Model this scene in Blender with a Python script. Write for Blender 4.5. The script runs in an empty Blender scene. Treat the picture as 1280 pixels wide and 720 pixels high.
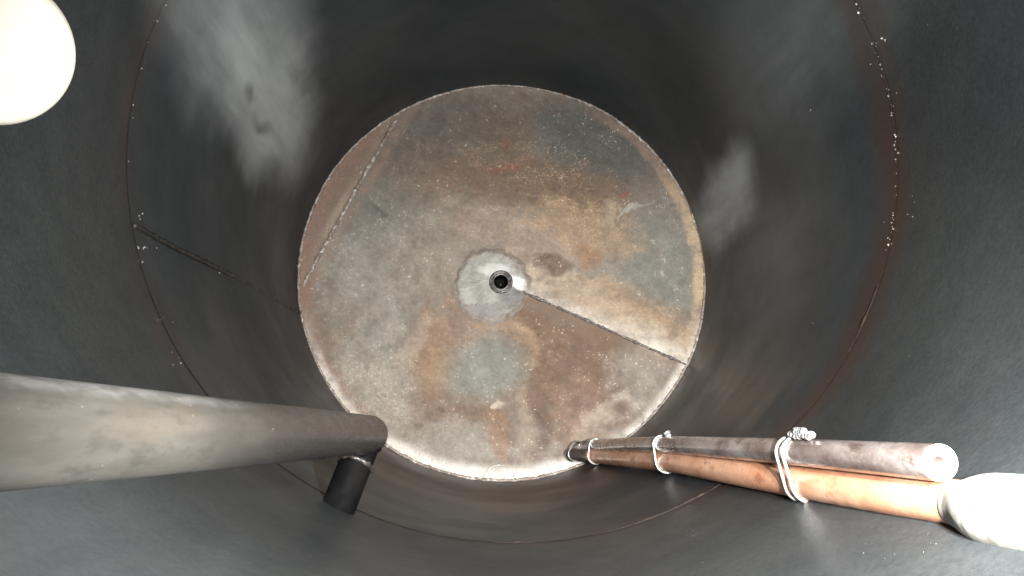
import bpy, bmesh, math, random
import numpy as np
from mathutils import Vector, Matrix, noise

random.seed(7)
PI = math.pi
scene = bpy.context.scene
C = scene.collection

# ------------------------------------------------------------------ camera
F = 1192.0                       # focal length in pixels of a 1280 px wide frame
PITCH, YAW = 0.12956, 0.02772    # the tank's axis runs along +Y
cam_d = bpy.data.cameras.new('camera')
cam_d.sensor_width = 36.0
cam_d.lens = F / 1280.0 * 36.0
cam_d.clip_start = 0.02
cam_d.clip_end = 50
cam = bpy.data.objects.new('camera', cam_d)
C.objects.link(cam)
cam.rotation_euler = (PI / 2 + PITCH, 0, -YAW)
scene.camera = cam

# ------------------------------------------------------------------ world (dim daylight at the open end behind the camera)
w = bpy.data.worlds.new('World')
scene.world = w
w.use_nodes = True
bg = w.node_tree.nodes['Background']
bg.inputs[0].default_value = (0.80, 0.92, 1.0, 1)
bg.inputs[1].default_value = 0.35

# ------------------------------------------------------------------ lamps: a wide flash set off the camera, plus two added fill spots
def spot(name, loc, aim, energy, size, blend, soft, colour):
    d = bpy.data.lights.new(name, 'SPOT')
    d.energy, d.color, d.shadow_soft_size = energy, colour, soft
    d.spot_size, d.spot_blend = math.radians(size), blend
    o = bpy.data.objects.new(name, d)
    C.objects.link(o)
    o.location = loc
    o.rotation_euler = (Vector(aim) - Vector(loc)).to_track_quat('-Z', 'Y').to_euler()


spot('flash', (0.16, 0.12, 0.0), (0.09, 2.0, 0.0), 86, 132, 1.0, 0.010, (1.0, 0.985, 0.955))
spot('tube_fill', (0.20, 0.30, 0.025), (0.268, 0.72, -0.03), 42, 66, 1.0, 0.010, (1.0, 0.985, 0.955))  # added unseen spot, brightens the near ends of the tubes
spot('plate_fill', (0.045, -0.05, 0.085), (0.03, 2.0, 0.02), 66, 40, 1.0, 0.015, (1.0, 0.97, 0.925))  # added unseen spot, narrow fill that brightens the end plate

scene.view_settings.view_transform = 'Standard'
scene.view_settings.look = 'None'
scene.view_settings.exposure = 0.32
scene.view_settings.gamma = 1.0
scene.view_settings.use_curve_mapping = False
scene.cycles.max_bounces = 4
scene.cycles.use_adaptive_sampling = True
scene.cycles.adaptive_threshold = 0.02
scene.cycles.diffuse_bounces = 2
scene.cycles.glossy_bounces = 3

# ------------------------------------------------------------------ measures of the tank
R = 0.43
AX, AZ = 0.0337, 0.2934          # axis of the tank
Y_END, Y_RING = 1.9946, 1.0416
K_T, M_T = 0.1294, -0.0288       # lean of the end plate
Y_NEAR = -0.75


def ray(px, py):
    d = Vector(((px - 640) / F, 1.0, (360 - py) / F))
    c, s = math.cos(PITCH), math.sin(PITCH)
    d = Vector((d.x, d.y * c - d.z * s, d.y * s + d.z * c))
    c, s = math.cos(YAW), math.sin(YAW)
    return Vector((d.x * c + d.y * s, -d.x * s + d.y * c, d.z))


def at(px, py, y):
    d = ray(px, py)
    return d * (y / d.y)


def on_plate(px, py):
    """point of the end plate, as x, z from the plate's centre"""
    d = ray(px, py)
    t = (Y_END - K_T * AZ - M_T * AX) / (d.y - K_T * d.z - M_T * d.x)
    p = d * t
    return p.x - AX, p.z - AZ


def on_shell(px, py):
    """angle and y where a sight line meets the shell"""
    d = ray(px, py)
    a = d.x ** 2 + d.z ** 2
    b = -2 * (d.x * AX + d.z * AZ)
    c = AX * AX + AZ * AZ - R * R
    t = (-b + math.sqrt(b * b - 4 * a * c)) / (2 * a)
    p = d * t
    return math.atan2(p.z - AZ, p.x - AX), p.y


# ------------------------------------------------------------------ material helpers
class NT:
    def __init__(self, name):
        m = bpy.data.materials.new(name)
        m.use_nodes = True
        self.m = m
        self.t = m.node_tree
        self.b = self.t.nodes['Principled BSDF']
        self.tc = self.n('ShaderNodeTexCoord')

    def n(self, typ, **kw):
        o = self.t.nodes.new(typ)
        for k, v in kw.items():
            setattr(o, k, v)
        return o

    def l(self, a, b):
        self.t.links.new(a, b)

    def put(self, sock, v):
        if hasattr(v, 'links'):
            self.l(v, sock)
        else:
            sock.default_value = v

    def noise(self, vec, scale, detail=4, rough=0.55, dist=0.0):
        o = self.n('ShaderNodeTexNoise')
        self.l(vec, o.inputs['Vector'])
        o.inputs['Scale'].default_value = scale
        o.inputs['Detail'].default_value = detail
        o.inputs['Roughness'].default_value = rough
        o.inputs['Distortion'].default_value = dist
        return o

    def maprange(self, v, a, b, c=0.0, d=1.0, smooth=True):
        o = self.n('ShaderNodeMapRange')
        o.interpolation_type = 'SMOOTHSTEP' if smooth else 'LINEAR'
        self.put(o.inputs[0], v)
        for i, x in enumerate((a, b, c, d)):
            o.inputs[i + 1].default_value = x
        return o.outputs[0]

    def math(self, op, a, b=0.0, clamp=False):
        o = self.n('ShaderNodeMath', operation=op)
        o.use_clamp = clamp
        self.put(o.inputs[0], a)
        self.put(o.inputs[1], b)
        return o.outputs[0]

    def mix(self, fac, a, b, blend='MIX'):
        o = self.n('ShaderNodeMix')
        o.data_type = 'RGBA'
        o.blend_type = blend
        self.put(o.inputs[0], fac)
        for s, v in ((o.inputs[6], a), (o.inputs[7], b)):
            if isinstance(v, tuple) and len(v) == 3:
                v = v + (1,)
            self.put(s, v)
        return o.outputs[2]

    def mapped(self, vec, loc=(0, 0, 0), rot=(0, 0, 0), scale=(1, 1, 1), kind='TEXTURE'):
        o = self.n('ShaderNodeMapping', vector_type=kind)
        self.l(vec, o.inputs[0])
        o.inputs[1].default_value = loc
        o.inputs[2].default_value = rot
        o.inputs[3].default_value = scale
        return o.outputs[0]

    def ball(self, vec, loc, rot, scale):
        g = self.n('ShaderNodeTexGradient', gradient_type='SPHERICAL')
        self.l(self.mapped(vec, loc, rot, scale), g.inputs[0])
        return g.outputs[1]

    def warp(self, vec, scale, amount, detail=4):
        nz = self.noise(vec, scale, detail)
        s = self.n('ShaderNodeVectorMath', operation='SUBTRACT')
        self.l(nz.outputs[1], s.inputs[0])
        s.inputs[1].default_value = (0.5, 0.5, 0.5)
        m = self.n('ShaderNodeVectorMath', operation='SCALE')
        self.l(s.outputs[0], m.inputs[0])
        m.inputs['Scale'].default_value = amount
        a = self.n('ShaderNodeVectorMath', operation='ADD')
        self.l(vec, a.inputs[0])
        self.l(m.outputs[0], a.inputs[1])
        return a.outputs[0]

    def bump(self, h, strength, dist=0.002, prev=None):
        o = self.n('ShaderNodeBump')
        o.inputs['Strength'].default_value = strength
        o.inputs['Distance'].default_value = dist
        self.l(h, o.inputs['Height'])
        if prev is not None:
            self.l(prev, o.inputs['Normal'])
        return o.outputs[0]

    def set(self, color=None, rough=None, metal=None, spec=None, normal=None):
        for k, v in (('Base Color', color), ('Roughness', rough), ('Metallic', metal),
                     ('Specular IOR Level', spec), ('Normal', normal)):
            if v is None:
                continue
            if isinstance(v, tuple) and len(v) == 3:
                v = v + (1,)
            self.put(self.b.inputs[k], v)
        return self.m


# ------------------------------------------------------------------ materials
def mat_shell():
    k = NT('oily_tank_steel')
    P = k.tc.outputs['Object']
    col = k.mix(k.maprange(k.noise(P, 3.0, 5).outputs[0], 0.35, 0.65), (0.0275, 0.0315, 0.0335), (0.037, 0.0405, 0.0405))
    # far course: a separate plate, tinted bluer to offset warm reflected light
    sy = k.n('ShaderNodeSeparateXYZ')
    k.l(P, sy.inputs[0])
    col = k.mix(k.maprange(sy.outputs[1], Y_RING - 0.01, Y_RING + 0.01), col,
                k.mix(k.maprange(k.noise(P, 3.5, 5, 0.6).outputs[0], 0.35, 0.65), (0.021, 0.028, 0.033), (0.033, 0.041, 0.046)))
    # mill scale grain and faint scratches
    gr = k.noise(P, 230, 3, 0.7).outputs[0]
    sc = k.noise(k.mapped(k.warp(P, 3.0, 0.15, 2), rot=(0.3, 0.2, 0.5), scale=(0.9, 0.04, 0.9)), 9.0, 3, 0.7).outputs[0]
    md = k.noise(P, 26, 5, 0.7).outputs[0]
    gv = k.math('MULTIPLY', k.maprange(gr, 0.3, 0.7, 0.86, 1.14), k.maprange(md, 0.3, 0.7, 0.91, 1.09))
    gv = k.math('ADD', gv, k.maprange(sc, 0.66, 0.74, 0.0, 0.22))
    gc = k.n('ShaderNodeCombineColor')
    for i in range(3):
        k.l(gv, gc.inputs[i])
    col = k.mix(1.0, col, gc.outputs[0], 'MULTIPLY')
    rough = k.maprange(k.noise(P, 4.0, 6, 0.6).outputs[0], 0.3, 0.7, 0.36, 0.54)
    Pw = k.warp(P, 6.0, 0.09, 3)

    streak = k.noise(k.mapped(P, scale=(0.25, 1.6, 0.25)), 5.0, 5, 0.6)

    def sheen_or_drip(px, py, du, dv, colour, strength, e0=0.0, e1=1.0, tilt=0.0):
        # wall sheen painted into the colour, and dark drip marks, du along the tank and dv round it
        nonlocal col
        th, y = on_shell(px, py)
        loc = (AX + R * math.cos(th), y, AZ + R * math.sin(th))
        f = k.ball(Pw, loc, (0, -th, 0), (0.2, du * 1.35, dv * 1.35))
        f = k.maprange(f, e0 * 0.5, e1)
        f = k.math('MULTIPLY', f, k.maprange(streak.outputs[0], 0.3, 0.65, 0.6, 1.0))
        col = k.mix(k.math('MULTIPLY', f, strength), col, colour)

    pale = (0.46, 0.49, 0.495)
    sheen_or_drip(308, 60, 0.34, 0.115, pale, 0.75)
    sheen_or_drip(343, 150, 0.30, 0.095, pale, 0.95)
    sheen_or_drip(330, 155, 0.07, 0.014, (0.03, 0.033, 0.034), 0.9)
    sheen_or_drip(313, 112, 0.03, 0.014, (0.03, 0.033, 0.034), 0.7)
    sheen_or_drip(325, 195, 0.10, 0.05, pale, 0.5)
    sheen_or_drip(905, 258, 0.22, 0.075, pale, 0.75, 0.0, 0.8)
    sheen_or_drip(925, 212, 0.10, 0.05, pale, 0.45)
    sheen_or_drip(985, 70, 0.34, 0.13, pale, 0.22)
    sheen_or_drip(60, 730, 0.30, 0.16, pale, 0.10)
    sheen_or_drip(975, 290, 0.25, 0.10, pale, 0.10)
    sheen_or_drip(930, 390, 0.45, 0.24, pale, 0.10)
    sheen_or_drip(420, 420, 0.40, 0.2, pale, 0.05)
    sheen_or_drip(935, 500, 0.16, 0.10, (0.13, 0.105, 0.08), 0.6)  # brown reflection of the rusted plate, painted on the wall
    # rusty staining along the girth weld
    sep = k.n('ShaderNodeSeparateXYZ')
    k.l(Pw, sep.inputs[0])
    d = k.math('ABSOLUTE', k.math('SUBTRACT', sep.outputs[1], Y_RING + 0.004))
    f = k.maprange(d, 0.004, 0.075, 1.0, 0.0)
    f = k.math('MULTIPLY', f, k.maprange(k.noise(P, 6.0, 4).outputs[0], 0.30, 0.62, 0.25, 1.0))
    f = k.math('MULTIPLY', f, k.maprange(sep.outputs[0], AX + 0.05, AX + 0.40, 0.30, 1.0))
    col = k.mix(k.math('MULTIPLY', f, 0.9), col, (0.054, 0.029, 0.021))
    # end plate's brown reflection painted on the wall low down near the end
    f = k.ball(Pw, (AX - 0.05, 1.85, AZ - R), (0, 0, 0), (0.42, 0.65, 0.3))
    col = k.mix(k.math('MULTIPLY', k.maprange(f, 0.0, 0.7), 0.75), col, (0.10, 0.066, 0.052))
    # fine grime specks
    v = k.n('ShaderNodeTexVoronoi')
    k.l(P, v.inputs['Vector'])
    v.inputs['Scale'].default_value = 60
    f = k.maprange(v.outputs['Distance'], 0.05, 0.10, 1.0, 0.0)
    f = k.math('MULTIPLY', f, k.maprange(k.noise(P, 7, 3).outputs[0], 0.62, 0.72))
    col = k.mix(k.math('MULTIPLY', f, 0.6), col, (0.30, 0.29, 0.26))
    nb = k.bump(k.noise(P, 90, 5, 0.7).outputs[0], 0.16, 0.002)
    nb = k.bump(k.noise(P, 4, 2).outputs[0], 0.22, 0.01, nb)
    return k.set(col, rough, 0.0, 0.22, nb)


def mat_plate():
    k = NT('rusted_end_plate_steel')
    P = k.tc.outputs['Object']
    Pw = k.warp(k.warp(P, 6.0, 0.10, 3), 34.0, 0.026, 5)
    n1 = k.noise(P, 8, 6, 0.62).outputs[0]
    n2 = k.noise(P, 34, 6, 0.65).outputs[0]
    n3 = k.noise(P, 130, 4, 0.6).outputs[0]
    nm = k.noise(P, 24, 8, 0.72).outputs[0]
    col = k.mix(k.maprange(n1, 0.35, 0.65), (0.285, 0.245, 0.212), (0.345, 0.33, 0.30))
    col = k.mix(k.math('MULTIPLY', k.maprange(n2, 0.42, 0.7), 0.6), col, (0.25, 0.185, 0.145))
    S = 0.43 / 254.0

    def blob(px, py, rx, ry, ang, colour, strength, e0=0.0, e1=0.6, brk=0.55):
        nonlocal col
        e1 = e1 * 1.15
        x, z = on_plate(px, py)
        f = k.ball(Pw, (x, 0, z), (0, -math.radians(ang), 0), (rx * S, 1.0, ry * S))
        g = k.math('MULTIPLY', k.math('SUBTRACT', nm, 0.5), 2.0 * brk)
        h = k.maprange(k.math('ADD', f, g), e0, e1)
        f = k.math('MULTIPLY', h, k.maprange(f, 0.0, 0.22))
        col = k.mix(k.math('MULTIPLY', f, strength), col, colour)

    steel = (0.258, 0.268, 0.250)
    dsteel = (0.128, 0.137, 0.132)
    lsteel = (0.385, 0.385, 0.36)
    brown = (0.212, 0.139, 0.094)
    dbrown = (0.145, 0.090, 0.064)
    tan = (0.43, 0.315, 0.205)
    orange = (0.33, 0.19, 0.105)
    cream = (0.60, 0.54, 0.46)
    pink = (0.44, 0.355, 0.29)
    red = (0.31, 0.13, 0.095)
    # large fields
    blob(560, 170, 190, 75, 12, dsteel, 0.55)
    blob(745, 185, 135, 80, -28, dsteel, 0.95)
    blob(470, 262, 80, 95, 62, steel, 0.85)
    blob(455, 350, 90, 70, 60, lsteel, 0.65)
    blob(560, 300, 95, 70, 0, (0.37, 0.345, 0.31), 0.7)
    blob(825, 325, 75, 120, 5, steel, 1.0)
    blob(650, 225, 150, 55, -8, brown, 0.75)
    blob(630, 165, 60, 45, 0, brown, 0.45)
    blob(735, 250, 95, 40, -12, brown, 0.6)
    blob(540, 215, 90, 60, 20, (0.25, 0.18, 0.14), 0.5)
    blob(430, 440, 60, 90, -25, (0.29, 0.235, 0.19), 0.5)
    blob(590, 280, 60, 40, 0, pink, 0.5)
    blob(520, 470, 60, 60, -30, (0.30, 0.21, 0.15), 0.5)
    blob(680, 300, 95, 60, -10, pink, 0.85)
    blob(740, 285, 110, 48, -22, tan, 0.75, brk=0.9)
    blob(790, 395, 110, 50, -24, tan, 0.85, brk=0.7)
    blob(735, 378, 130, 34, -25, (0.56, 0.47, 0.37), 0.8, brk=0.8)
    blob(810, 420, 70, 26, -26, cream, 0.6, brk=0.8)
    # below the hub
    blob(555, 425, 62, 100, -28, orange, 0.48, brk=0.8)
    blob(548, 470, 40, 60, -30, tan, 0.55)
    blob(470, 420, 45, 110, -32, lsteel, 0.75)
    blob(508, 440, 18, 90, -33, cream, 0.42)
    blob(560, 525, 110, 48, -10, brown, 0.65)
    blob(470, 490, 75, 55, -40, (0.43, 0.41, 0.365), 0.75)
    blob(560, 555, 90, 40, -20, lsteel, 0.75)
    blob(710, 460, 110, 100, -20, brown, 0.98, 0.0, 0.45, 0.3)
    blob(690, 395, 75, 40, -25, brown, 0.9, 0.0, 0.4, 0.3)
    blob(735, 520, 75, 60, 20, (0.29, 0.195, 0.15), 0.8)
    blob(606, 462, 66, 60, 0, (0.27, 0.295, 0.275), 0.85, 0.0, 0.55, 0.35)
    blob(656, 425, 17, 45, 12, tan, 0.6, brk=0.8)
    blob(628, 400, 32, 12, -20, tan, 0.65)
    blob(672, 535, 10, 36, 0, dbrown, 0.7)
    blob(652, 530, 12, 70, 0, (0.40, 0.345, 0.28), 0.6)
    blob(798, 470, 60, 50, -30, (0.34, 0.32, 0.285), 0.9, brk=0.9)
    blob(760, 520, 70, 26, 35, cream, 0.5, brk=0.95)
    blob(782, 512, 16, 12, 0, dbrown, 0.7)
    blob(770, 487, 14, 9, 0, dbrown, 0.6)
    blob(622, 555, 15, 45, 0, orange, 0.55)
    blob(623, 518, 7, 8, 0, (0.62, 0.58, 0.5), 0.8)
    # spots
    blob(740, 322, 30, 26, 0, orange, 0.65, 0.0, 0.5, 0.8)
    blob(692, 332, 32, 17, -8, dbrown, 0.75, 0.0, 0.45)
    blob(672, 322, 20, 10, -20, dbrown, 0.5)
    blob(780, 245, 13, 8, 0, red, 0.8)
    blob(625, 210, 34, 9, 5, red, 0.6)
    blob(628, 178, 8, 14, 0, red, 0.5)
    blob(575, 240, 6, 7, 0, red, 0.5)
    blob(757, 262, 20, 24, 0, (0.50, 0.42, 0.31), 0.7, brk=1.0)
    blob(790, 262, 45, 4, 27, (0.46, 0.47, 0.45), 0.8)
    blob(470, 258, 24, 4, -32, dsteel, 0.7)
    # mottling: darker oxide in the pores, and the general depth of tone
    mo = k.maprange(nm, 0.30, 0.70, 0.60, 0.86)
    st = k.noise(k.mapped(P, rot=(0, math.radians(38), 0), scale=(0.5, 1, 0.045)), 3.2, 5, 0.6).outputs[0]
    mo = k.math('MULTIPLY', mo, k.maprange(st, 0.3, 0.7, 0.93, 1.07))
    mo = k.math('MULTIPLY', mo, k.maprange(n3, 0.30, 0.70, 0.82, 1.12))
    comb = k.n('ShaderNodeCombineColor')
    for i, g in enumerate((1.06, 0.985, 0.92)):
        k.l(k.math('MULTIPLY', mo, g), comb.inputs[i])
    col = k.mix(1.0, col, comb.outputs[0], 'MULTIPLY')
    # bright cream strip above the lap seam
    ax_, az_ = on_plate(626, 353)
    bx_, bz_ = on_plate(859, 457)
    ux, uz = bx_ - ax_, bz_ - az_
    ul = math.hypot(ux, uz)
    ux, uz = ux / ul, uz / ul
    Ps = k.warp(P, 25, 0.025, 5)

    def dot(vec, x, z):
        o = k.n('ShaderNodeVectorMath', operation='DOT_PRODUCT')
        k.l(vec, o.inputs[0])
        o.inputs[1].default_value = (x, 0, z)
        return o.outputs['Value']
    al = k.math('SUBTRACT', dot(P, ux, uz), ax_ * ux + az_ * uz)
    over = k.math('SUBTRACT', dot(P, -uz, ux), -ax_ * uz + az_ * ux)
    overw = k.math('SUBTRACT', dot(Ps, -uz, ux), -ax_ * uz + az_ * ux)
    f = k.math('MULTIPLY', k.maprange(overw, 0.0, 0.042, 1.0, 0.0), k.maprange(over, -0.001, 0.001))
    f = k.math('MULTIPLY', f, k.maprange(al, 0.03, 0.07))
    f = k.math('MULTIPLY', f, k.maprange(nm, 0.36, 0.58, 0.45, 1.0))
    col = k.mix(k.math('MULTIPLY', f, 0.85), col, (0.80, 0.73, 0.64))
    # brown sheet below it
    f = k.math('MULTIPLY', k.maprange(overw, -0.05, -0.012), k.maprange(over, 0.001, -0.001))
    f = k.math('MULTIPLY', f, k.maprange(al, 0.04, 0.08))
    f = k.math('MULTIPLY', f, k.maprange(al, 0.30, 0.20, 0.35, 1.0))
    col = k.mix(k.math('MULTIPLY', f, 0.8), col, (0.178, 0.123, 0.086))
    # segment beyond the chord weld
    x0, z0 = on_plate(497, 148)
    x1, z1 = on_plate(379, 356)
    nx, nz = -(z1 - z0), (x1 - x0)
    L = math.hypot(nx, nz)
    nx, nz = nx / L, nz / L
    if nx > 0:
        nx, nz = -nx, -nz
    dp = k.n('ShaderNodeVectorMath', operation='DOT_PRODUCT')
    k.l(k.warp(P, 30, 0.02), dp.inputs[0])
    dp.inputs[1].default_value = (nx, 0, nz)
    side = k.math('SUBTRACT', dp.outputs['Value'], nx * x0 + nz * z0)
    f = k.maprange(side, -0.004, 0.006)
    f = k.math('MULTIPLY', f, k.maprange(n2, 0.3, 0.7, 0.7, 1.0))
    col = k.mix(f, col, (0.215, 0.150, 0.118))
    f = k.maprange(k.math('ABSOLUTE', k.math('SUBTRACT', side, 0.014)), 0.0, 0.016, 1.0, 0.0)
    col = k.mix(k.math('MULTIPLY', f, k.maprange(n1, 0.4, 0.6, 0.2, 0.8)), col, (0.36, 0.285, 0.21))
    f = k.maprange(k.math('ABSOLUTE', k.math('ADD', side, 0.016)), 0.0, 0.020, 1.0, 0.0)
    col = k.mix(k.math('MULTIPLY', f, k.maprange(n2, 0.4, 0.6, 0.3, 0.85)), col, (0.30, 0.205, 0.155))
    # margin
    ln = k.n('ShaderNodeVectorMath', operation='LENGTH')
    flat = k.n('ShaderNodeVectorMath', operation='MULTIPLY')
    k.l(k.warp(P, 18, 0.022, 5), flat.inputs[0])
    flat.inputs[1].default_value = (1, 0, 1)
    k.l(flat.outputs[0], ln.inputs[0])
    rr = k.math('DIVIDE', ln.outputs['Value'], R)
    sp_ = k.n('ShaderNodeSeparateXYZ')
    k.l(P, sp_.inputs[0])
    edge = k.maprange(rr, 0.925, 0.955)
    right = k.math('MULTIPLY', k.maprange(sp_.outputs[0], 0.16, 0.26), k.maprange(sp_.outputs[2], -0.20, -0.10))
    up = k.maprange(sp_.outputs[2], 0.30, 0.12)
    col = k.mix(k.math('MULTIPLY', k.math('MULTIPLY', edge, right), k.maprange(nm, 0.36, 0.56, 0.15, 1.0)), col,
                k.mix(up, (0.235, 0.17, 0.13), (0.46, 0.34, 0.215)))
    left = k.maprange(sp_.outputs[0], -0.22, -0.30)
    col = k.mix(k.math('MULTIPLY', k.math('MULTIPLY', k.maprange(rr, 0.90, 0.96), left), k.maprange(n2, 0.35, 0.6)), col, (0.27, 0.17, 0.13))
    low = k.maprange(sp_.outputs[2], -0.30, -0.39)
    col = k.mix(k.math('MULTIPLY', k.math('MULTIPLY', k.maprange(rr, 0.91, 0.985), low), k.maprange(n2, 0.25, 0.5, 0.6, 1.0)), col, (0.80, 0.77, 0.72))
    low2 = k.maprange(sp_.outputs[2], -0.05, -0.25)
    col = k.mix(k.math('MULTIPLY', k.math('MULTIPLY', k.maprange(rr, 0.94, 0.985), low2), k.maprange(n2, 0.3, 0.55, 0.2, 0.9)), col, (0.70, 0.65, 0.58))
    # pits and bright grit
    v = k.n('ShaderNodeTexVoronoi')
    k.l(k.warp(P, 50, 0.02), v.inputs['Vector'])
    v.inputs['Scale'].default_value = 170
    spk = k.maprange(v.outputs['Distance'], 0.20, 0.45, 1.0, 0.0)
    spk = k.math('MULTIPLY', spk, k.maprange(nm, 0.40, 0.56))
    for px, py, rx, ry, ang in ((745, 270, 85, 48, -20), (660, 200, 120, 50, -10), (800, 400, 75, 38, -25), (470, 480, 70, 55, -35)):
        x, z = on_plate(px, py)
        g = k.ball(Pw, (x, 0, z), (0, -math.radians(ang), 0), (rx * S, 1.0, ry * S))
        g = k.math('MULTIPLY', k.maprange(g, 0.0, 0.6), spk)
        col = k.mix(k.math('MULTIPLY', g, 0.42), col, (0.56, 0.43, 0.29) if px > 500 else (0.60, 0.57, 0.50))
    col = k.mix(k.math('MULTIPLY', k.maprange(n3, 0.55, 0.72), 0.35), col, (0.12, 0.085, 0.065))
    for sc, thr, a in ((210, 0.42, 0.75), (95, 0.24, 0.6)):
        v = k.n('ShaderNodeTexVoronoi')
        k.l(Pw, v.inputs['Vector'])
        v.inputs['Scale'].default_value = sc
        sc_ = k.n('ShaderNodeSeparateColor')
        k.l(v.outputs['Color'], sc_.inputs[0])
        size = k.math('MULTIPLY', k.math('POWER', sc_.outputs[0], 3.0), thr)
        f = k.maprange(k.math('DIVIDE', v.outputs['Distance'], k.math('ADD', size, 0.01)), 0.5, 1.3, 1.0, 0.0)
        f = k.math('MULTIPLY', f, k.maprange(nm if sc > 100 else n1, 0.45, 0.62, 0.1, 1.0))
        col = k.mix(k.math('MULTIPLY', f, a), col, (0.66, 0.60, 0.51))
    col = k.mix(k.maprange(k.noise(P, 260, 2).outputs[0], 0.3, 0.7, 0.0, 0.22), col, (0.09, 0.08, 0.07))
    rough = k.maprange(n2, 0.3, 0.7, 0.55, 0.8)
    nb = k.bump(n3, 0.35, 0.0012)
    nb = k.bump(n2, 0.45, 0.003, nb)
    return k.set(col, rough, 0.0, 0.35, nb)


def mat_noisy(name, c0, c1, scale, r0, r1, metal=0.0, bump=0.3, bscale=120, bdist=0.001, c2=None, spec=0.5):
    k = NT(name)
    P = k.tc.outputs['Object']
    n = k.noise(P, scale, 6, 0.62)
    col = k.mix(k.maprange(n.outputs[0], 0.32, 0.68), c0, c1)
    if c2:
        n2 = k.noise(k.mapped(P, loc=(3, 1, 2), kind='POINT'), scale * 2.3, 5, 0.65)
        col = k.mix(k.maprange(n2.outputs[0], 0.52, 0.68), col, c2)
    rough = k.maprange(k.noise(P, scale * 1.7, 5).outputs[0], 0.3, 0.7, r0, r1)
    nb = k.bump(k.noise(P, bscale, 5, 0.6).outputs[0], bump, bdist)
    return k.set(col, rough, metal, spec, nb)


M_shell = mat_shell()
M_plate = mat_plate()
M_weld = mat_noisy('ground_weld_steel', (0.36, 0.33, 0.30), (0.62, 0.60, 0.56), 60, 0.25, 0.5, 0.55, 0.6, 300, 0.001, (0.13, 0.09, 0.07))
M_rweld = mat_noisy('rusty_weld_bead', (0.19, 0.145, 0.12), (0.36, 0.31, 0.27), 45, 0.4, 0.6, 0.1, 0.7, 300, 0.001, (0.70, 0.67, 0.63))
M_lap = mat_noisy('lap_bead_steel', (0.07, 0.06, 0.055), (0.16, 0.14, 0.125), 80, 0.35, 0.55, 0.2, 0.7, 300, 0.001, (0.42, 0.39, 0.36))
M_dweld = mat_noisy('oily_weld_bead', (0.012, 0.010, 0.009), (0.022, 0.015, 0.012), 40, 0.6, 0.8, 0.0, 0.6, 250, 0.001, None, 0.2)
M_black = mat_noisy('dark_seam', (0.009, 0.009, 0.009), (0.018, 0.017, 0.016), 40, 0.4, 0.6, 0.0, 0.4, 250)
M_bore = mat_noisy('black_bore', (0.002, 0.002, 0.002), (0.006, 0.005, 0.005), 40, 0.6, 0.8, 0.0, 0.4, 250, 0.001, None, 0.1)


def mat_hub():
    k = NT('pale_patch_compound')
    P = k.tc.outputs['Object']
    n = k.noise(P, 26, 6, 0.6).outputs[0]
    n2 = k.noise(P, 48, 8, 0.75, 0.6).outputs[0]
    col = k.mix(k.maprange(n, 0.35, 0.65), (0.27, 0.265, 0.24), (0.40, 0.395, 0.365))
    Pw = k.warp(P, 40, 0.02)
    S = 0.43 / 254.0
    for px, py, rx, ry, ang, c, st in ((668, 372, 44, 15, -26, (0.13, 0.13, 0.13), 0.95), (645, 378, 30, 17, -20, (0.19, 0.185, 0.18), 0.8),
                                       (612, 388, 34, 13, 4, (0.25, 0.235, 0.215), 0.7), (650, 355, 22, 9, -30, (0.78, 0.77, 0.74), 0.9),
                                       (618, 338, 26, 10, 0, (0.70, 0.69, 0.66), 0.6)):
        x, z = on_plate(px, py)
        f = k.maprange(k.ball(Pw, (x, 0, z), (0, -math.radians(ang), 0), (rx * S, 1.0, ry * S)), 0.0, 0.5)
        col = k.mix(k.math('MULTIPLY', f, st), col, c)
    # dark crust in the pits, thicker towards the ragged edge
    x, z = on_plate(614, 358)
    e = k.math('SUBTRACT', 1.0, k.ball(P, (x, 0, z), (0, 0, 0), (0.082, 1.0, 0.082)))
    th = k.maprange(e, 0.70, 0.95, 0.0, 0.07)
    col = k.mix(k.math('MULTIPLY', k.maprange(k.math('ADD', e, k.math('MULTIPLY', n2, 0.5)), 0.98, 1.22), 0.9), col, (0.265, 0.215, 0.18))
    f = k.maprange(k.math('ADD', n2, th), 0.60, 0.68)
    col = k.mix(k.math('MULTIPLY', f, 0.85), col, (0.15, 0.13, 0.115))
    nb = k.bump(n2, 0.9, 0.004)
    return k.set(col, 0.6, 0.0, 0.4, nb)


M_hub = mat_hub()
M_socket = mat_noisy('socket_steel', (0.07, 0.066, 0.06), (0.22, 0.21, 0.195), 90, 0.3, 0.5, 0.6, 0.5, 300, 0.001, (0.06, 0.05, 0.045))
M_spat = mat_noisy('weld_spatter_grit', (0.20, 0.195, 0.18), (0.42, 0.41, 0.38), 80, 0.3, 0.6, 0.3)
M_pipe = None
M_leg = mat_noisy('black_oiled_pipe', (0.004, 0.004, 0.0045), (0.009, 0.0085, 0.0085), 30, 0.20, 0.34, 0.0, 0.2, 160, 0.001, None, 0.12)
M_legweld = mat_noisy('leg_weld_bead', (0.03, 0.028, 0.026), (0.10, 0.09, 0.085), 120, 0.2, 0.4, 0.5, 0.6, 300)
M_wire = mat_noisy('galvanised_wire', (0.55, 0.55, 0.54), (0.75, 0.75, 0.74), 60, 0.28, 0.42, 0.75, 0.2, 400)
M_white = mat_noisy('white_painted_cap', (0.36, 0.345, 0.295), (0.40, 0.385, 0.335), 20, 0.5, 0.65, 0.0, 0.3, 120, 0.001, (0.35, 0.325, 0.265))
M_sleeve = mat_noisy('pale_chalky_sleeve', (0.20, 0.195, 0.17), (0.28, 0.275, 0.25), 30, 0.5, 0.75, 0.0, 0.3, 60, 0.0015, (0.14, 0.125, 0.10))


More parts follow.
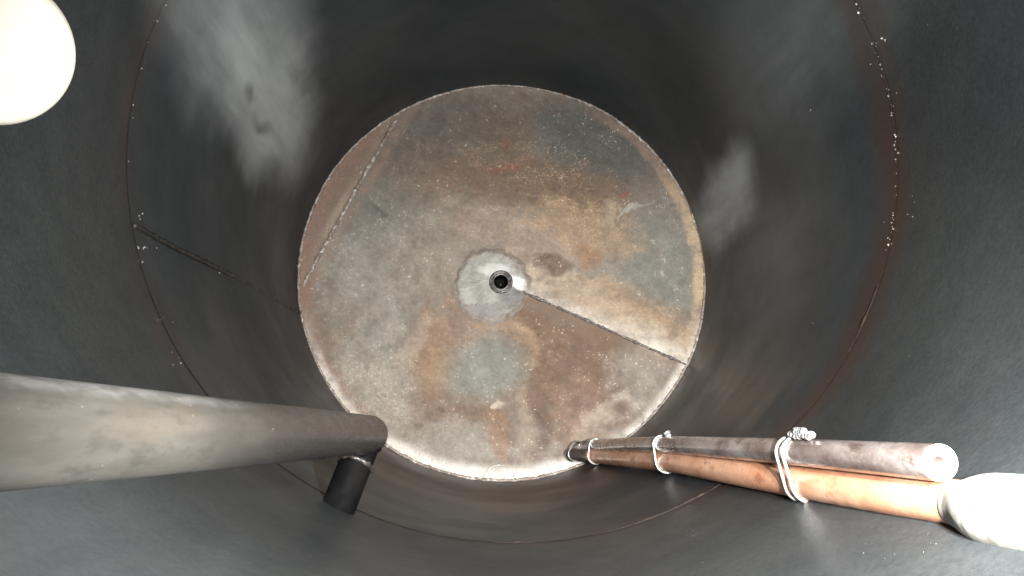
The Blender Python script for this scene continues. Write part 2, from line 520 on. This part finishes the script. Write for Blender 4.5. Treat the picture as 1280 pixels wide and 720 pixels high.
def mat_pipe():
    k = NT('weathered_grey_pipe')
    P = k.tc.outputs['Object']
    st = k.mapped(P, scale=(0.25, 2.0, 0.25))
    n1 = k.noise(st, 9, 6, 0.6).outputs[0]
    n2 = k.noise(k.mapped(P, scale=(0.5, 1.6, 0.5)), 60, 6, 0.65).outputs[0]
    sep = k.n('ShaderNodeSeparateXYZ')
    k.l(k.warp(P, 40, 0.007), sep.inputs[0])
    y = sep.outputs[1]
    far_fac = k.maprange(y, -0.66, -0.36)                      # far part darker and glossier, near part paler and rougher
    near_tone = k.mix(k.maprange(n1, 0.35, 0.65), (0.070, 0.066, 0.057), (0.105, 0.099, 0.087))
    far_tone = k.mix(k.maprange(n1, 0.35, 0.65), (0.028, 0.0255, 0.023), (0.038, 0.035, 0.032))
    col = k.mix(far_fac, near_tone, far_tone)
    col = k.mix(k.math('MULTIPLY', k.maprange(n2, 0.5, 0.7), 0.45), col, (0.030, 0.028, 0.025))
    c = at(165, 524, 0.45) - at(461, 543, 1.05)
    f = k.ball(k.warp(P, 20, 0.03), tuple(c), (0, 0, 0), (0.04, 0.10, 0.013))
    col = k.mix(k.math('MULTIPLY', k.maprange(f, 0.0, 0.7), 0.14), col, (0.15, 0.085, 0.042))
    # pale top: dust, with the light from above painted in
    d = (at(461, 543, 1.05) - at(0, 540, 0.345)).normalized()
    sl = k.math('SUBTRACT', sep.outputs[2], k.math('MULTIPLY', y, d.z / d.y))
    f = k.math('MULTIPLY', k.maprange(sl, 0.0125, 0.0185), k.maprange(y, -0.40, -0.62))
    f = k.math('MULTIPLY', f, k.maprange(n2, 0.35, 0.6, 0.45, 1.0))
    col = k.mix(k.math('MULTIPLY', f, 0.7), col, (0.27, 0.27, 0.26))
    v = k.n('ShaderNodeTexVoronoi')
    k.l(P, v.inputs['Vector'])
    v.inputs['Scale'].default_value = 190
    f = k.maprange(v.outputs['Distance'], 0.06, 0.13, 1.0, 0.0)
    f = k.math('MULTIPLY', f, k.maprange(k.noise(P, 25, 3).outputs[0], 0.58, 0.68))
    col = k.mix(f, col, (0.40, 0.38, 0.33))
    rough = k.math('ADD', k.maprange(far_fac, 0.0, 1.0, 0.55, 0.30), k.maprange(n2, 0.3, 0.7, -0.05, 0.05))
    nb = k.bump(n2, 0.25, 0.0010)
    nb = k.bump(k.noise(P, 300, 3).outputs[0], 0.15, 0.0005, nb)
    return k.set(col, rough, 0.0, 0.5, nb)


def mat_tube(name, c0, c1, c2, r0, r1, metal):
    k = NT(name)
    P = k.tc.outputs['Object']
    st = k.mapped(P, scale=(1, 2.5, 1))
    n = k.noise(st, 28, 6, 0.62).outputs[0]
    n2 = k.noise(st, 70, 6, 0.65).outputs[0]
    col = k.mix(k.maprange(n, 0.35, 0.65), c0, c1)
    col = k.mix(k.math('MULTIPLY', k.maprange(n2, 0.52, 0.70), 0.8), col, c2)
    rough = k.maprange(n2, 0.3, 0.7, r0, r1)
    nb = k.bump(k.noise(P, 160, 5).outputs[0], 0.25, 0.0008)
    return k.set(col, rough, metal, 0.5, nb)


M_pipe = mat_pipe()
M_tip = mat_tube('blackened_tube_tip', (0.05, 0.042, 0.04), (0.10, 0.085, 0.08), (0.03, 0.02, 0.018), 0.15, 0.3, 0.4)
M_copper = mat_tube('dull_copper', (0.68, 0.33, 0.19), (0.82, 0.49, 0.33), (0.40, 0.155, 0.09), 0.25, 0.45, 0.2)
M_steel = mat_tube('stained_steel_tube', (0.19, 0.14, 0.125), (0.46, 0.41, 0.39), (0.11, 0.068, 0.055), 0.14, 0.32, 0.4)


# ------------------------------------------------------------------ mesh helpers
def add(name, verts, faces, mat, parent=None, smooth=True):
    me = bpy.data.meshes.new(name)
    me.from_pydata([tuple(v) for v in verts], [], faces)
    me.update()
    if smooth:
        me.polygons.foreach_set('use_smooth', [True] * len(me.polygons))
    me.materials.append(mat)
    o = bpy.data.objects.new(name, me)
    C.objects.link(o)
    if parent is not None:
        o.parent = parent
    return o


def thing(name, label, cat, loc=(0, 0, 0), group=None):
    o = bpy.data.objects.new(name, None)
    o.empty_display_size = 0.05
    C.objects.link(o)
    o.location = loc
    tag(o, label, cat, group)
    return o


def tag(o, label, cat, group=None):
    o['label'] = label
    o['category'] = cat
    if group:
        o['group'] = group
    return o


def sweep(path, radius, seg=20, lump=0.0, lfreq=120.0, cap=True, closed=False, seed=0.0):
    """tube along a path; radius a number or one per point -> verts, faces"""
    n = len(path)
    path = [Vector(p) for p in path]
    rad = radius if hasattr(radius, '__len__') else [radius] * n
    verts, faces = [], []
    up = None
    for i, p in enumerate(path):
        if closed:
            t = (path[(i + 1) % n] - path[i - 1]).normalized()
        else:
            t = (path[min(i + 1, n - 1)] - path[max(i - 1, 0)]).normalized()
        if up is None:
            a = Vector((0, 0, 1)) if abs(t.z) < 0.9 else Vector((1, 0, 0))
            up = (a - t * a.dot(t)).normalized()
        else:
            up = (up - t * up.dot(t)).normalized()
        s = t.cross(up)
        for j in range(seg):
            a = 2 * PI * j / seg
            d = up * math.cos(a) + s * math.sin(a)
            r = rad[i]
            if lump:
                r *= 1 + lump * noise.noise((p + d * rad[i]) * lfreq + Vector((seed, 0, 0)))
            verts.append(p + d * r)
    m = n if closed else n - 1
    for i in range(m):
        for j in range(seg):
            a, b = i * seg + j, i * seg + (j + 1) % seg
            c, d = ((i + 1) % n) * seg + (j + 1) % seg, ((i + 1) % n) * seg + j
            faces.append((a, d, c, b))
    if cap and not closed:
        faces.append(tuple(range(seg)))
        faces.append(tuple(reversed(range((n - 1) * seg, n * seg))))
    return verts, faces


def chip(verts, faces, p, r):
    """a small faceted grain"""
    b = len(verts)
    q = [Vector((1, 0, 0)), Vector((-1, 0, 0)), Vector((0, 1, 0)), Vector((0, -1, 0)), Vector((0, 0, 1)), Vector((0, 0, -1))]
    for v in q:
        verts.append(p + v * r * random.uniform(0.5, 1.2))
    for f in ((0, 2, 4), (2, 1, 4), (1, 3, 4), (3, 0, 4), (2, 0, 5), (1, 2, 5), (3, 1, 5), (0, 3, 5)):
        faces.append(tuple(b + i for i in f))


def lerp(a, b, t):
    return a + (b - a) * t


# ------------------------------------------------------------------ the tank
tank = thing('fuel_tank', 'inside of a dark oily cylindrical steel tank with a round rusted end plate', 'tank', (AX, 0, AZ - R))
OFF = Vector((-AX, 0, R - AZ))        # world -> tank space


def shell(name, y0, y1, r, ny, phase):
    NA = 240
    v, f = [], []
    for i in range(ny + 1):
        y = lerp(y0, y1, i / ny)
        for j in range(NA):
            a = 2 * PI * j / NA
            q = Vector((math.cos(a) * 2.2, y * 1.8 + phase, math.sin(a) * 2.2))
            fade = min(1.0, (y - y0) / 0.1, (y1 - y) / 0.1)
            rr = r + 0.0035 * noise.noise(q) * max(fade, 0)
            v.append(Vector((AX + rr * math.cos(a), y, AZ + rr * math.sin(a))))
    for i in range(ny):
        for j in range(NA):
            a, b = i * NA + j, i * NA + (j + 1) % NA
            f.append((a, b, b + NA, a + NA))
    # objects keep world coordinates in their mesh: parent offset undone here
    o = add(name, v, f, M_shell, tank)
    o.location = OFF
    return o


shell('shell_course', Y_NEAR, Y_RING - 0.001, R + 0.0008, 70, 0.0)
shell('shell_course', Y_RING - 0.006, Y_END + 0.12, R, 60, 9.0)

# girth weld: a low lumpy bead, rubbed bright in places
path = []
for j in range(420):
    a = 2 * PI * j / 420
    path.append(Vector((AX + (R + 0.0005) * math.cos(a), Y_RING - 0.003 + 0.0015 * noise.noise(Vector((math.cos(a) * 6, math.sin(a) * 6, 0))), AZ + (R + 0.0005) * math.sin(a))))
rad = []
for p in path:
    k = 0.55 + 1.3 * noise.noise(p * 9.0)
    side = 1.0 if p.x > AX else 0.45
    rad.append(max(0.0003, 0.0016 * k * side))
v, f = sweep(path, rad, 8, 0.9, 220, closed=True)
o = add('girth_weld', v, f, M_dweld, tank)
o.location = OFF

# long seam of the far course
th_s, _ = on_shell(285, 343)
path = [Vector((AX + (R - 0.0) * math.cos(th_s + 0.012 * noise.noise(Vector((y * 3, 0, 0)))), y, AZ + R * math.sin(th_s + 0.012 * noise.noise(Vector((y * 3, 0, 0))))))
        for y in np.linspace(Y_RING, Y_END - 0.01, 120)]
v, f = sweep(path, 0.0036, 8, 0.6, 120)
o = add('seam_weld', v, f, M_black, tank)
o.location = OFF

# bright grains left along the girth weld and seam
random.seed(3)
v, f = [], []
def grain(px, py, n, spread, r0, r1):
    for _ in range(n):
        th, y = on_shell(px + random.gauss(0, spread), py + random.gauss(0, spread))
        rr = R - 0.001
        chip(v, f, Vector((AX + rr * math.cos(th), y, AZ + rr * math.sin(th))), random.uniform(r0, r1))
for py in range(-5, 330, 3):
    if py < 0:
        continue
    a = -math.asin(max(-1, min(1, (py - 222) / 478.0)))
    for sgn, dens in ((1, 0.7), (-1, 0.14)):
        if random.random() < dens * (0.35 + 0.9 * max(0, noise.noise(Vector((py * 0.035, sgn * 5, 0))) + 0.3)):
            th, y = on_shell(638 + sgn * 478 * math.cos(a), py)
            yy = Y_RING - 0.004 + random.gauss(0, 0.0025)
            rr = R - 0.0008
            chip(v, f, Vector((AX + rr * math.cos(th), yy, AZ + rr * math.sin(th))), random.uniform(0.0006, 0.0018))
            if random.random() < 0.15:
                chip(v, f, Vector((AX + R * math.cos(th), yy + random.gauss(0, 0.014), AZ + R * math.sin(th))), random.uniform(0.0006, 0.0013))
for args in ((1106, 52, 3, 1.5, 0.001, 0.002), (173, 270, 3, 2, 0.0012, 0.002), (180, 308, 4, 3, 0.0012, 0.0022), (196, 302, 4, 5, 0.0006, 0.0012),
             (274, 344, 2, 3, 0.0007, 0.0012), (289, 357, 2, 2, 0.0007, 0.0012), (200, 400, 4, 6, 0.0006, 0.0011), (220, 450, 4, 8, 0.0006, 0.001),
             (1140, 250, 4, 9, 0.0005, 0.0009), (1015, 137, 2, 2, 0.0007, 0.0013), (857, 470, 2, 3, 0.001, 0.002),
             (1000, 470, 2, 30, 0.0006, 0.001), (1160, 680, 4, 8, 0.00015, 0.0003), (1200, 430, 5, 60, 0.0002, 0.0004), (1100, 700, 5, 25, 0.00015, 0.0003)):
    grain(*args)
o = add('weld_spatter', v, f, M_spat, tank, smooth=False)
o.location = OFF
o['kind'] = 'stuff'

# ------------------------------------------------------------------ the end plate
hx, hz = on_plate(626, 353)
sx, sz = on_plate(859, 457)
TH_S = math.atan2(sz - hz, sx - hx)
cx0, cz0 = on_plate(497, 146)
cx1, cz1 = on_plate(378, 358)
cnx, cnz = -(cz1 - cz0), (cx1 - cx0)
cl = math.hypot(cnx, cnz)
cnx, cnz = cnx / cl, cnz / cl
if cnx > 0:
    cnx, cnz = -cnx, -cnz


def chord_side(x, z):
    return (x - cx0) * cnx + (z - cz0) * cnz


def relief(x, z, t=None):
    """height towards the camera; t is the angle past the lap seam"""
    r = math.hypot(x - hx, z - hz)
    if t is None:
        t = (math.atan2(z - hz, x - hx) - TH_S) % (2 * PI)
    h = 0.0
    ramp = min(1.0, max(0.0, (r - 0.02) / 0.08))
    h += 0.010 * ramp * max(0.0, 1 - t / 0.5) ** 2          # lapped edge stands proud
    s = chord_side(x, z)
    if s > 0:
        h += 0.10 * s                                       # segment bent towards us
    h += 0.004 * noise.noise(Vector((x * 5, 3.0, z * 5)))
    h += 0.0008 * noise.noise(Vector((x * 40, 1.0, z * 40)))
    return h


def plate_pt(x, z, lift=0.0, t=None):
    return Vector((x, K_T * z + M_T * x - relief(x, z, t) - lift, z))


plate_loc = Vector((AX, Y_END, AZ)) + OFF
NR, NTH = 90, 360
v, f = [], []
for i in range(NR + 1):
    for j in range(NTH + 1):
        t = 2 * PI * j / NTH
        a = TH_S + t
        # distance from hub to the rim along a
        dx, dz = math.cos(a), math.sin(a)
        b = hx * dx + hz * dz
        rim = -b + math.sqrt(b * b - (hx * hx + hz * hz) + (R + 0.001) ** 2)
        q = lerp(0.0150, rim, i / NR)
        tt = min(t, 2 * PI - 1e-6)
        v.append(plate_pt(hx + dx * q, hz + dz * q, 0, tt))
W = NTH + 1
for i in range(NR):
    for j in range(NTH):
        a = i * W + j
        f.append((a, a + 1, a + W + 1, a + W))
    f.append((i * W + NTH, i * W, (i + 1) * W, (i + 1) * W + NTH))   # the face of the lap
plate = add('end_plate', v, f, M_plate, tank)
plate['label'] = 'round rusted end plate with grey and brown corrosion stains'
plate.location = plate_loc
# keep the lap edge crisp
bm = bmesh.new()
bm.from_mesh(plate.data)
for e in bm.edges:
    if len(e.link_faces) == 2 and e.link_faces[0].normal.angle(e.link_faces[1].normal, 0) > 0.6:
        e.smooth = False
bm.to_mesh(plate.data)
bm.free()

# rim weld
path = []
for j in range(700):
    a = 2 * PI * j / 700
    q = R - 0.0015 + 0.0012 * noise.noise(Vector((math.cos(a) * 25, math.sin(a) * 25, 0)))
    path.append(plate_pt(q * math.cos(a), q * math.sin(a), 0.001))
v, f = sweep(path, 0.0030, 8, 1.1, 260, closed=True)
add('rim_weld', v, f, M_rweld, plate)

# chord weld
v, f = [], []
path = []
for i in range(160):
    t = i / 159
    x, z = lerp(cx0, cx1, t), lerp(cz0, cz1, t)
    path.append(plate_pt(x, z, 0.0))
v, f = sweep(path, 0.0042, 8, 1.0, 130)
add('chord_weld', v, f, M_rweld, plate)

# lap seam bead on the upper edge of the lap
path, rad = [], []
for i in range(150):
    t = i / 149
    q = lerp(0.035, 0.985 * math.hypot(sx - hx, sz - hz), t)
    x, z = hx + q * math.cos(TH_S), hz + q * math.sin(TH_S)
    p = plate_pt(x, z, 0.0, 0.0)
    path.append(p)
    rad.append(0.0024 * (1 + 0.9 * noise.noise(Vector((q * 38, 0, 0))) + 0.4 * noise.noise(Vector((q * 170, 3, 0)))))
v, f = sweep(path, rad, 8, 0.9, 140)
add('lap_weld', v, f, M_lap, plate)

# hub patch: rough raised disc of pale compound
pcx, pcz = on_plate(614, 358)
v, f = [], []
NP, NA = 30, 260
for i in range(NP + 1):
    t = i / NP
    for j in range(NA):
        a = 2 * PI * j / NA
        edge = 0.081 * (1 + 0.16 * noise.noise(Vector((math.cos(a) * 1.7, math.sin(a) * 1.7, 5))) + 0.07 * noise.noise(Vector((math.cos(a) * 4.5, math.sin(a) * 4.5, 2))) + 0.045 * noise.noise(Vector((math.cos(a) * 9, math.sin(a) * 9, 8))))
        q = 0.002 + (edge - 0.002) * t
        x, z = pcx + q * math.cos(a), pcz + q * math.sin(a)
        prof = 0.006 * (1 - max(0, (t - 0.82) / 0.18) ** 2) - 0.001 + 0.004 * math.exp(-((t - 0.86) / 0.06) ** 2) * (0.6 + noise.noise(Vector((x * 60, 7, z * 60))))
        lift = prof + 0.0022 * noise.noise(Vector((x * 90, 0, z * 90))) * (1 if t < 0.97 else 0) + 0.0015 * noise.noise(Vector((x * 260, 0, z * 260)))
        v.append(Vector((x, K_T * z + M_T * x - 0.0 - lift - 0.0025, z)))
for i in range(NP):
    for j in range(NA):
        a, b = i * NA + j, i * NA + (j + 1) % NA
        c4 = (v[a] + v[b] + v[b + NA] + v[a + NA]) / 4
        if math.hypot(c4.x - hx, c4.z - hz) > 0.0175:       # leave the socket open
            f.append((a, b, b + NA, a + NA))
add('hub_patch', v, f, M_hub, plate)

# threaded socket in the hub: outer ring, bore with thread ridges, dark bottom
def ring_profile(cx, cz, prof, seg=48, lump=0.0):
    v, f = [], []
    n = len(prof)
    for q, h in prof:
        for j in range(seg):
            a = 2 * PI * j / seg
            x, z = cx + q * math.cos(a), cz + q * math.sin(a)
            k = lump * noise.noise(Vector((x * 300, h * 300, z * 300)))
            v.append(Vector((x, K_T * z + M_T * x - h - k, z)))
    for i in range(n - 1):
        for j in range(seg):
            a, b = i * seg + j, i * seg + (j + 1) % seg
            f.append((a, b, b + seg, a + seg))
    return v, f


prof = [(0.026, 0.004), (0.0245, 0.011), (0.0225, 0.0125), (0.0205, 0.012), (0.0195, 0.009), (0.0185, 0.012), (0.0165, 0.0125), (0.0145, 0.011)]
v, f = ring_profile(hx, hz, prof, 48, 0.0012)
sock = add('threaded_socket', v, f, M_socket, plate)
prof = [(0.0145, 0.0112)]
for i in range(10):
    prof += [(0.0132, 0.010 - 0.004 * i), (0.0145, 0.008 - 0.004 * i)]
prof += [(0.0135, -0.035), (0.001, -0.035)]
v, f = ring_profile(hx, hz, prof, 32)
add('socket_bore', v, f, M_bore, plate)

# half-round weld mark at the foot of the plate
bx, bz = on_plate(624, 601)
path = []
for i in range(40):
    a = PI * i / 39
    x, z = bx + 0.031 * math.cos(a), bz + 0.031 * math.sin(a)
    if math.hypot(x, z) < R - 0.002:
        path.append(plate_pt(x, z, 0.0005))
v, f = sweep(path, 0.0016, 8, 0.6, 260)
add('lug_weld', v, f, M_weld, plate)

# ------------------------------------------------------------------ grey pipe on the left with its black leg
P0 = at(0, 540, 0.345)
P1 = at(461, 543, 1.05)
PR = 0.0208
dirp = (P1 - P0).normalized()
pn = P0 - dirp * 0.75
gp = thing('grey_pipe', 'thick weathered grey pipe reaching in from the left edge, standing on a black leg', 'pipe', tuple(P1))
path, rad = [], []
for i in range(160):
    t = i / 159
    p = pn + (P1 - pn) * t
    path.append(p - P1)
    rad.append(PR)
# rounded shut end
for i in range(1, 9):
    a = i / 8 * PI / 2
    path.append(dirp * (PR * 0.55 * math.sin(a)))
    rad.append(max(PR * math.cos(a) ** 0.55, 0.0005))
v, f = sweep(path, rad, 48, 0.006, 20)
add('pipe_body', v, f, M_pipe, gp)
# leg
la = -dirp * 0.010
foot = at(421, 640, 1.0) - P1
ax_l = (foot - la).normalized()
path = [la.lerp(foot + ax_l * 0.09, i / 40) for i in range(41)]
v, f = sweep(path, 0.0178, 32, 0.01, 60)
leg = add('leg', v, f, M_leg, gp)
leg['label'] = 'short black oily leg under the far end of the pipe'
wp = la.lerp(foot, 0.40)
s1 = ax_l.orthogonal().normalized()
s2 = ax_l.cross(s1)
path = []
for j in range(60):
    a = 2 * PI * j / 60
    path.append(wp + (s1 * math.cos(a) + s2 * math.sin(a)) * 0.0178)
v, f = sweep(path, 0.0024, 8, 0.9, 320, closed=True)
add('weld_bead', v, f, M_legweld, leg)
# weld where the leg meets the pipe
path = []
for j in range(60):
    a = 2 * PI * j / 60
    d = (s1 * math.cos(a) + s2 * math.sin(a)) * 0.0180
    lo, hi = 0.0, 0.05
    for _ in range(24):
        md = (lo + hi) / 2
        q = la + d + ax_l * md
        rel = q - dirp * q.dot(dirp)
        if rel.length > PR:
            hi = md
        else:
            lo = md
    path.append(la + d + ax_l * hi)
v, f = sweep(path, 0.0022, 8, 0.8, 320, closed=True)
add('weld_bead', v, f, M_leg, leg)

# ------------------------------------------------------------------ copper tube, steel tube and their wire ties
def line_pts(pxs, n=120):
    """smooth path through (px, py, y) marks"""
    P = [at(*q) for q in pxs]
    out = []
    m = len(P) - 1
    for i in range(n + 1):
        u = i / n * m
        k = min(int(u), m - 1)
        t = u - k
        p0, p1, p2, p3 = P[max(k - 1, 0)], P[k], P[k + 1], P[min(k + 2, m)]
        out.append(0.5 * ((2 * p1) + (p2 - p0) * t + (2 * p0 - 5 * p1 + 4 * p2 - p3) * t * t + (3 * p1 - p0 - 3 * p2 + p3) * t ** 3))
    return out


def inv(x, xa, ya, xb, yb):
    t = (x - xa) / (xb - xa)
    return 1 / lerp(1 / ya, 1 / yb, t)


CY = lambda x: inv(x, 745, 1.80, 1190, 0.57)
cop_marks = [(713, 567, 1.875), (745, 570, CY(745)), (790, 573.5, CY(790)), (840, 577, CY(840)), (920, 589.5, CY(920)), (1000, 602, CY(1000)), (1100, 616, CY(1100)), (1190, 628, CY(1190)), (1285, 645, CY(1285)), (1400, 668, CY(1400))]
cop = line_pts(cop_marks, 180)
CR = 0.0137
SY = lambda x: inv(x, 745, 1.80, 1175, 0.558)
st_marks = [(722, 558.5, 1.875), (745, 557, SY(745)), (790, 556, SY(790)), (840, 556.5, SY(840)), (920, 560.5, SY(920)), (1000, 565.5, SY(1000)), (1090, 572, SY(1090)), (1175, 578.5, 0.558)]
ste = line_pts(st_marks, 140)
SR = 0.0110

ct = thing('copper_tube', 'dull copper tube tied under the steel tube, ending in a pale bulging sleeve', 'tube', tuple(cop[0]))
o0 = cop[0]
rad = [CR * (0.82 if i < 8 else 1.0) for i in range(len(cop))]
rad[0] = CR * 0.6
KT = 18
v, f = sweep([p - o0 for p in cop[KT - 1:]], rad[KT - 1:], 32, 0.012, 60)
add('tube_wall', v, f, M_copper, ct)
tip_r = [CR * lerp(0.80, 0.97, i / KT) for i in range(KT + 1)]
tip_r[0] = CR * 0.55
v, f = sweep([p - o0 for p in cop[:KT + 1]], tip_r, 32, 0.012, 60)
add('tube_tip', v, f, M_tip, ct)
# sleeve
i0 = min(range(len(cop)), key=lambda i: (cop[i] - at(1199, 629.5, CY(1199))).length)
d = (cop[-1] - cop[i0]).normalized()
base = cop[i0]
prof = [(0.000, 0.0139), (0.006, 0.0146), (0.014, 0.0162), (0.022, 0.0180), (0.030, 0.0196), (0.038, 0.0208), (0.048, 0.0215), (0.062, 0.0217), (0.09, 0.0216), (0.16, 0.0214), (0.30, 0.0212)]
path, rad = [], []
for i in range(len(prof) - 1):
    for s in range(5):
        t = s / 5
        path.append(base + d * lerp(prof[i][0], prof[i + 1][0], t) - o0)
        rad.append(lerp(prof[i][1], prof[i + 1][1], t))
v, f = sweep(path, rad, 48, 0.06, 40)
sl = add('sleeve', v, f, M_sleeve, ct)
sl['label'] = 'pale bulging sleeve, washed out by the light, at the right edge'

# steel tube: outer wall, thick open near end, slanting cut at the far end
stt = thing('steel_tube', 'dark stained steel tube with open glaring end, tied on top of the copper tube', 'tube', tuple(ste[-1]))
o1 = ste[-1]
pts = [p - o1 for p in ste]
n = len(pts)
v, f = sweep(pts, SR, 32, 0.01, 60, cap=False)
# slanting cut: draw the upper verts of the first rings back along the tube
t0 = (pts[1] - pts[0]).normalized()
for i in range(0, 8):
    for j in range(32):
        q = v[i * 32 + j]
        hgt = (q - pts[i]).z / SR
        v[i * 32 + j] = q + t0 * max(0, 0.030 * (hgt + 0.3)) * (1 - i / 8)
tb = add('tube_wall', v, f, M_steel, stt)
# near end lip and bore
tn = (pts[-1] - pts[-2]).normalized()
up = Vector((0, 0, 1))
up = (up - tn * up.dot(tn)).normalized()
sd = tn.cross(up)
prof = [(SR * 0.999, -0.0010), (SR * 0.995, 0.0), (SR * 0.93, 0.0012), (SR * 0.60, 0.0014), (SR * 0.42, 0.0008), (SR * 0.36, -0.001)]
v, f = [], []
for q, h in prof:
    for j in range(40):
        a = 2 * PI * j / 40
        v.append(pts[-1] + tn * h + (up * math.cos(a) + sd * math.sin(a)) * q)
for i in range(len(prof) - 1):
    for j in range(40):
        a, b = i * 40 + j, i * 40 + (j + 1) % 40
        f.append((a, b, b + 40, a + 40))
M_cut = mat_noisy('bare_cut_steel', (0.60, 0.59, 0.57), (0.74, 0.73, 0.70), 60, 0.35, 0.5, 0.2, 0.2, 200)
add('cut_end', v, f, M_cut, stt)
prof = [(SR * 0.362, -0.0009), (SR * 0.34, -0.02), (SR * 0.34, -0.08), (0.0003, -0.08)]
v, f = [], []
for q, h in prof:
    for j in range(24):
        a = 2 * PI * j / 24
        v.append(pts[-1] + tn * h + (up * math.cos(a) + sd * math.sin(a)) * q)
for i in range(len(prof) - 1):
    for j in range(24):
        a, b = i * 24 + j, i * 24 + (j + 1) % 24
        f.append((a, b, b + 24, a + 24))
add('bore', v, f, M_steel, stt)


def nearest(pts, px):
    best, bi = 1e9, 0
    for i, p in enumerate(pts):
        # project to px
        q = cam_mat @ p
        x = 640 + F * q.x / -q.z
        if abs(x - px) < best:
            best, bi = abs(x - px), i
    return bi


cam_mat = Matrix.Rotation(0, 4, 'X')
cam_mat = (Matrix.Rotation(-YAW, 4, 'Z') @ Matrix.Rotation(PI / 2 + PITCH, 4, 'X')).inverted()


def wire_loop(px, lean=0.0, wr=0.0014, rs=SR, rc=CR):
    """closed loop drawn tight round both tubes"""
    a = ste[nearest(ste, px)]
    b = cop[nearest(cop, px)]
    t = (ste[nearest(ste, px) + 1] - a).normalized()
    u = (a - b)
    u = u - t * u.dot(t)
    dist = u.length
    u.normalize()
    s = t.cross(u)
    mid = (a + b) / 2
    mid_t = mid.dot(t)
    a = a + t * (mid_t - a.dot(t))
    b = b + t * (mid_t - b.dot(t))
    g = wr * 0.9
    al = math.asin((rc - rs) / dist)
    out = []
    for i in range(26):
        th = -al + PI + (PI + 2 * 0) * 0 - (PI - 2 * al * 0) * (i / 25)
        th = lerp(PI + al * -1, al, i / 25)
        out.append(a + (s * math.cos(th) + u * math.sin(th)) * (rs + g))
    for i in range(26):
        th = lerp(al, -PI - al, i / 25)
        out.append(b + (s * math.cos(th) + u * math.sin(th)) * (rc + g))
    res = []
    for p in out:
        h = (p - mid).dot(u)
        res.append(p + t * (lean * h))
    top = a + u * (rs + g) + t * (lean * (rs + dist / 2))
    return res, top, t, u, s


def tie(name_label, px_list, knot=None, wr=0.0014, leans=None, **kw):
    root = None
    for q, px in enumerate(px_list):
        loop, top, t, u, s = wire_loop(px, (leans or [0] * 9)[q], wr, **kw)
        if root is None:
            org = top
            root = thing('wire_tie', name_label, 'wire', tuple(org), 'wire ties round the two tubes')
        v, f = sweep([p - org for p in loop], wr * 0.92, 10, 0.22, 260, closed=True)
        add('loop', v, f, M_wire, root)
    if knot == 'small':
        path = [top + u * (0.0012 * math.sin(i * 0.9)) + t * (0.004 - 0.010 * i / 12) + s * (0.0020 * math.cos(i * 1.3)) - org + u * 0.0015 for i in range(13)]
        path = [top - org + t * 0.040 + u * (0.0018 + 0.0028 * math.sin(i * 0.55)) + s * 0.003 * math.cos(i * 0.8) + t * (0.0008 * i) for i in range(12)]
        v, f = sweep(path, wr * 1.1, 8)
        add('twist', v, f, M_wire, root)
    if knot == 'large':
        path = []
        for i in range(60):
            a = i * 0.75
            path.append(top - org + t * (0.004 + 0.044 * i / 59) + u * (0.0028 + 0.0016 * math.sin(a) + 0.0008 * math.sin(i * 0.23)) + s * (0.0022 * math.cos(a)))
        v, f = sweep(path, wr * 1.15, 8, 0.2, 400)
        add('twist', v, f, M_wire, root)
        path = []
        for i in range(30):
            a = i * 0.9 + 1
            path.append(top - org + t * (0.016 + 0.020 * i / 29) + u * (0.0058 + 0.0014 * math.sin(a)) + s * (0.002 * math.cos(a)))
        v, f = sweep(path, wr * 1.1, 8, 0.2, 400)
        add('twist', v, f, M_wire, root)
    return root


tie('single wire tie at the far tip of the two tubes', [719], wr=0.0014, rs=SR * 0.9, rc=CR * 0.85)
tie('second wire tie from the far tip, before the slanting cut', [745], wr=0.0015)
tie('wire tie halfway along the tubes with a small twisted end', [832], 'small', wr=0.0016)
tie('double wire tie with a large twisted knot nearest the open tube end', [994, 1005], 'large', wr=0.0017, leans=[0.12, 0.05])

# ------------------------------------------------------------------ white pipe end at the upper left
d = ray(-10, 60).normalized()
c = at(-10, 60, 0.40)
th, ysh = on_shell(-10, 60)
wall = d * (ysh / d.y)
ln = (wall - c).length
pr = 0.0335
cp = thing('white_pipe_stub', 'glaring white round pipe end jutting in at the top left corner', 'pipe end', tuple(c))
path, rad = [], []
for h, q in ((0.0, 0.80), (0.0004, 0.88), (0.0014, 0.94), (0.003, 0.975), (0.006, 0.995), (0.01, 1.0), (0.03, 1.0), (0.031, 0.9), (0.08, 0.86), (ln + 0.03, 0.8)):
    path.append(d * h)
    rad.append(pr * q)
v, f = sweep(path, rad, 64)
add('pipe_wall', v, f, M_white, cp)
o = None
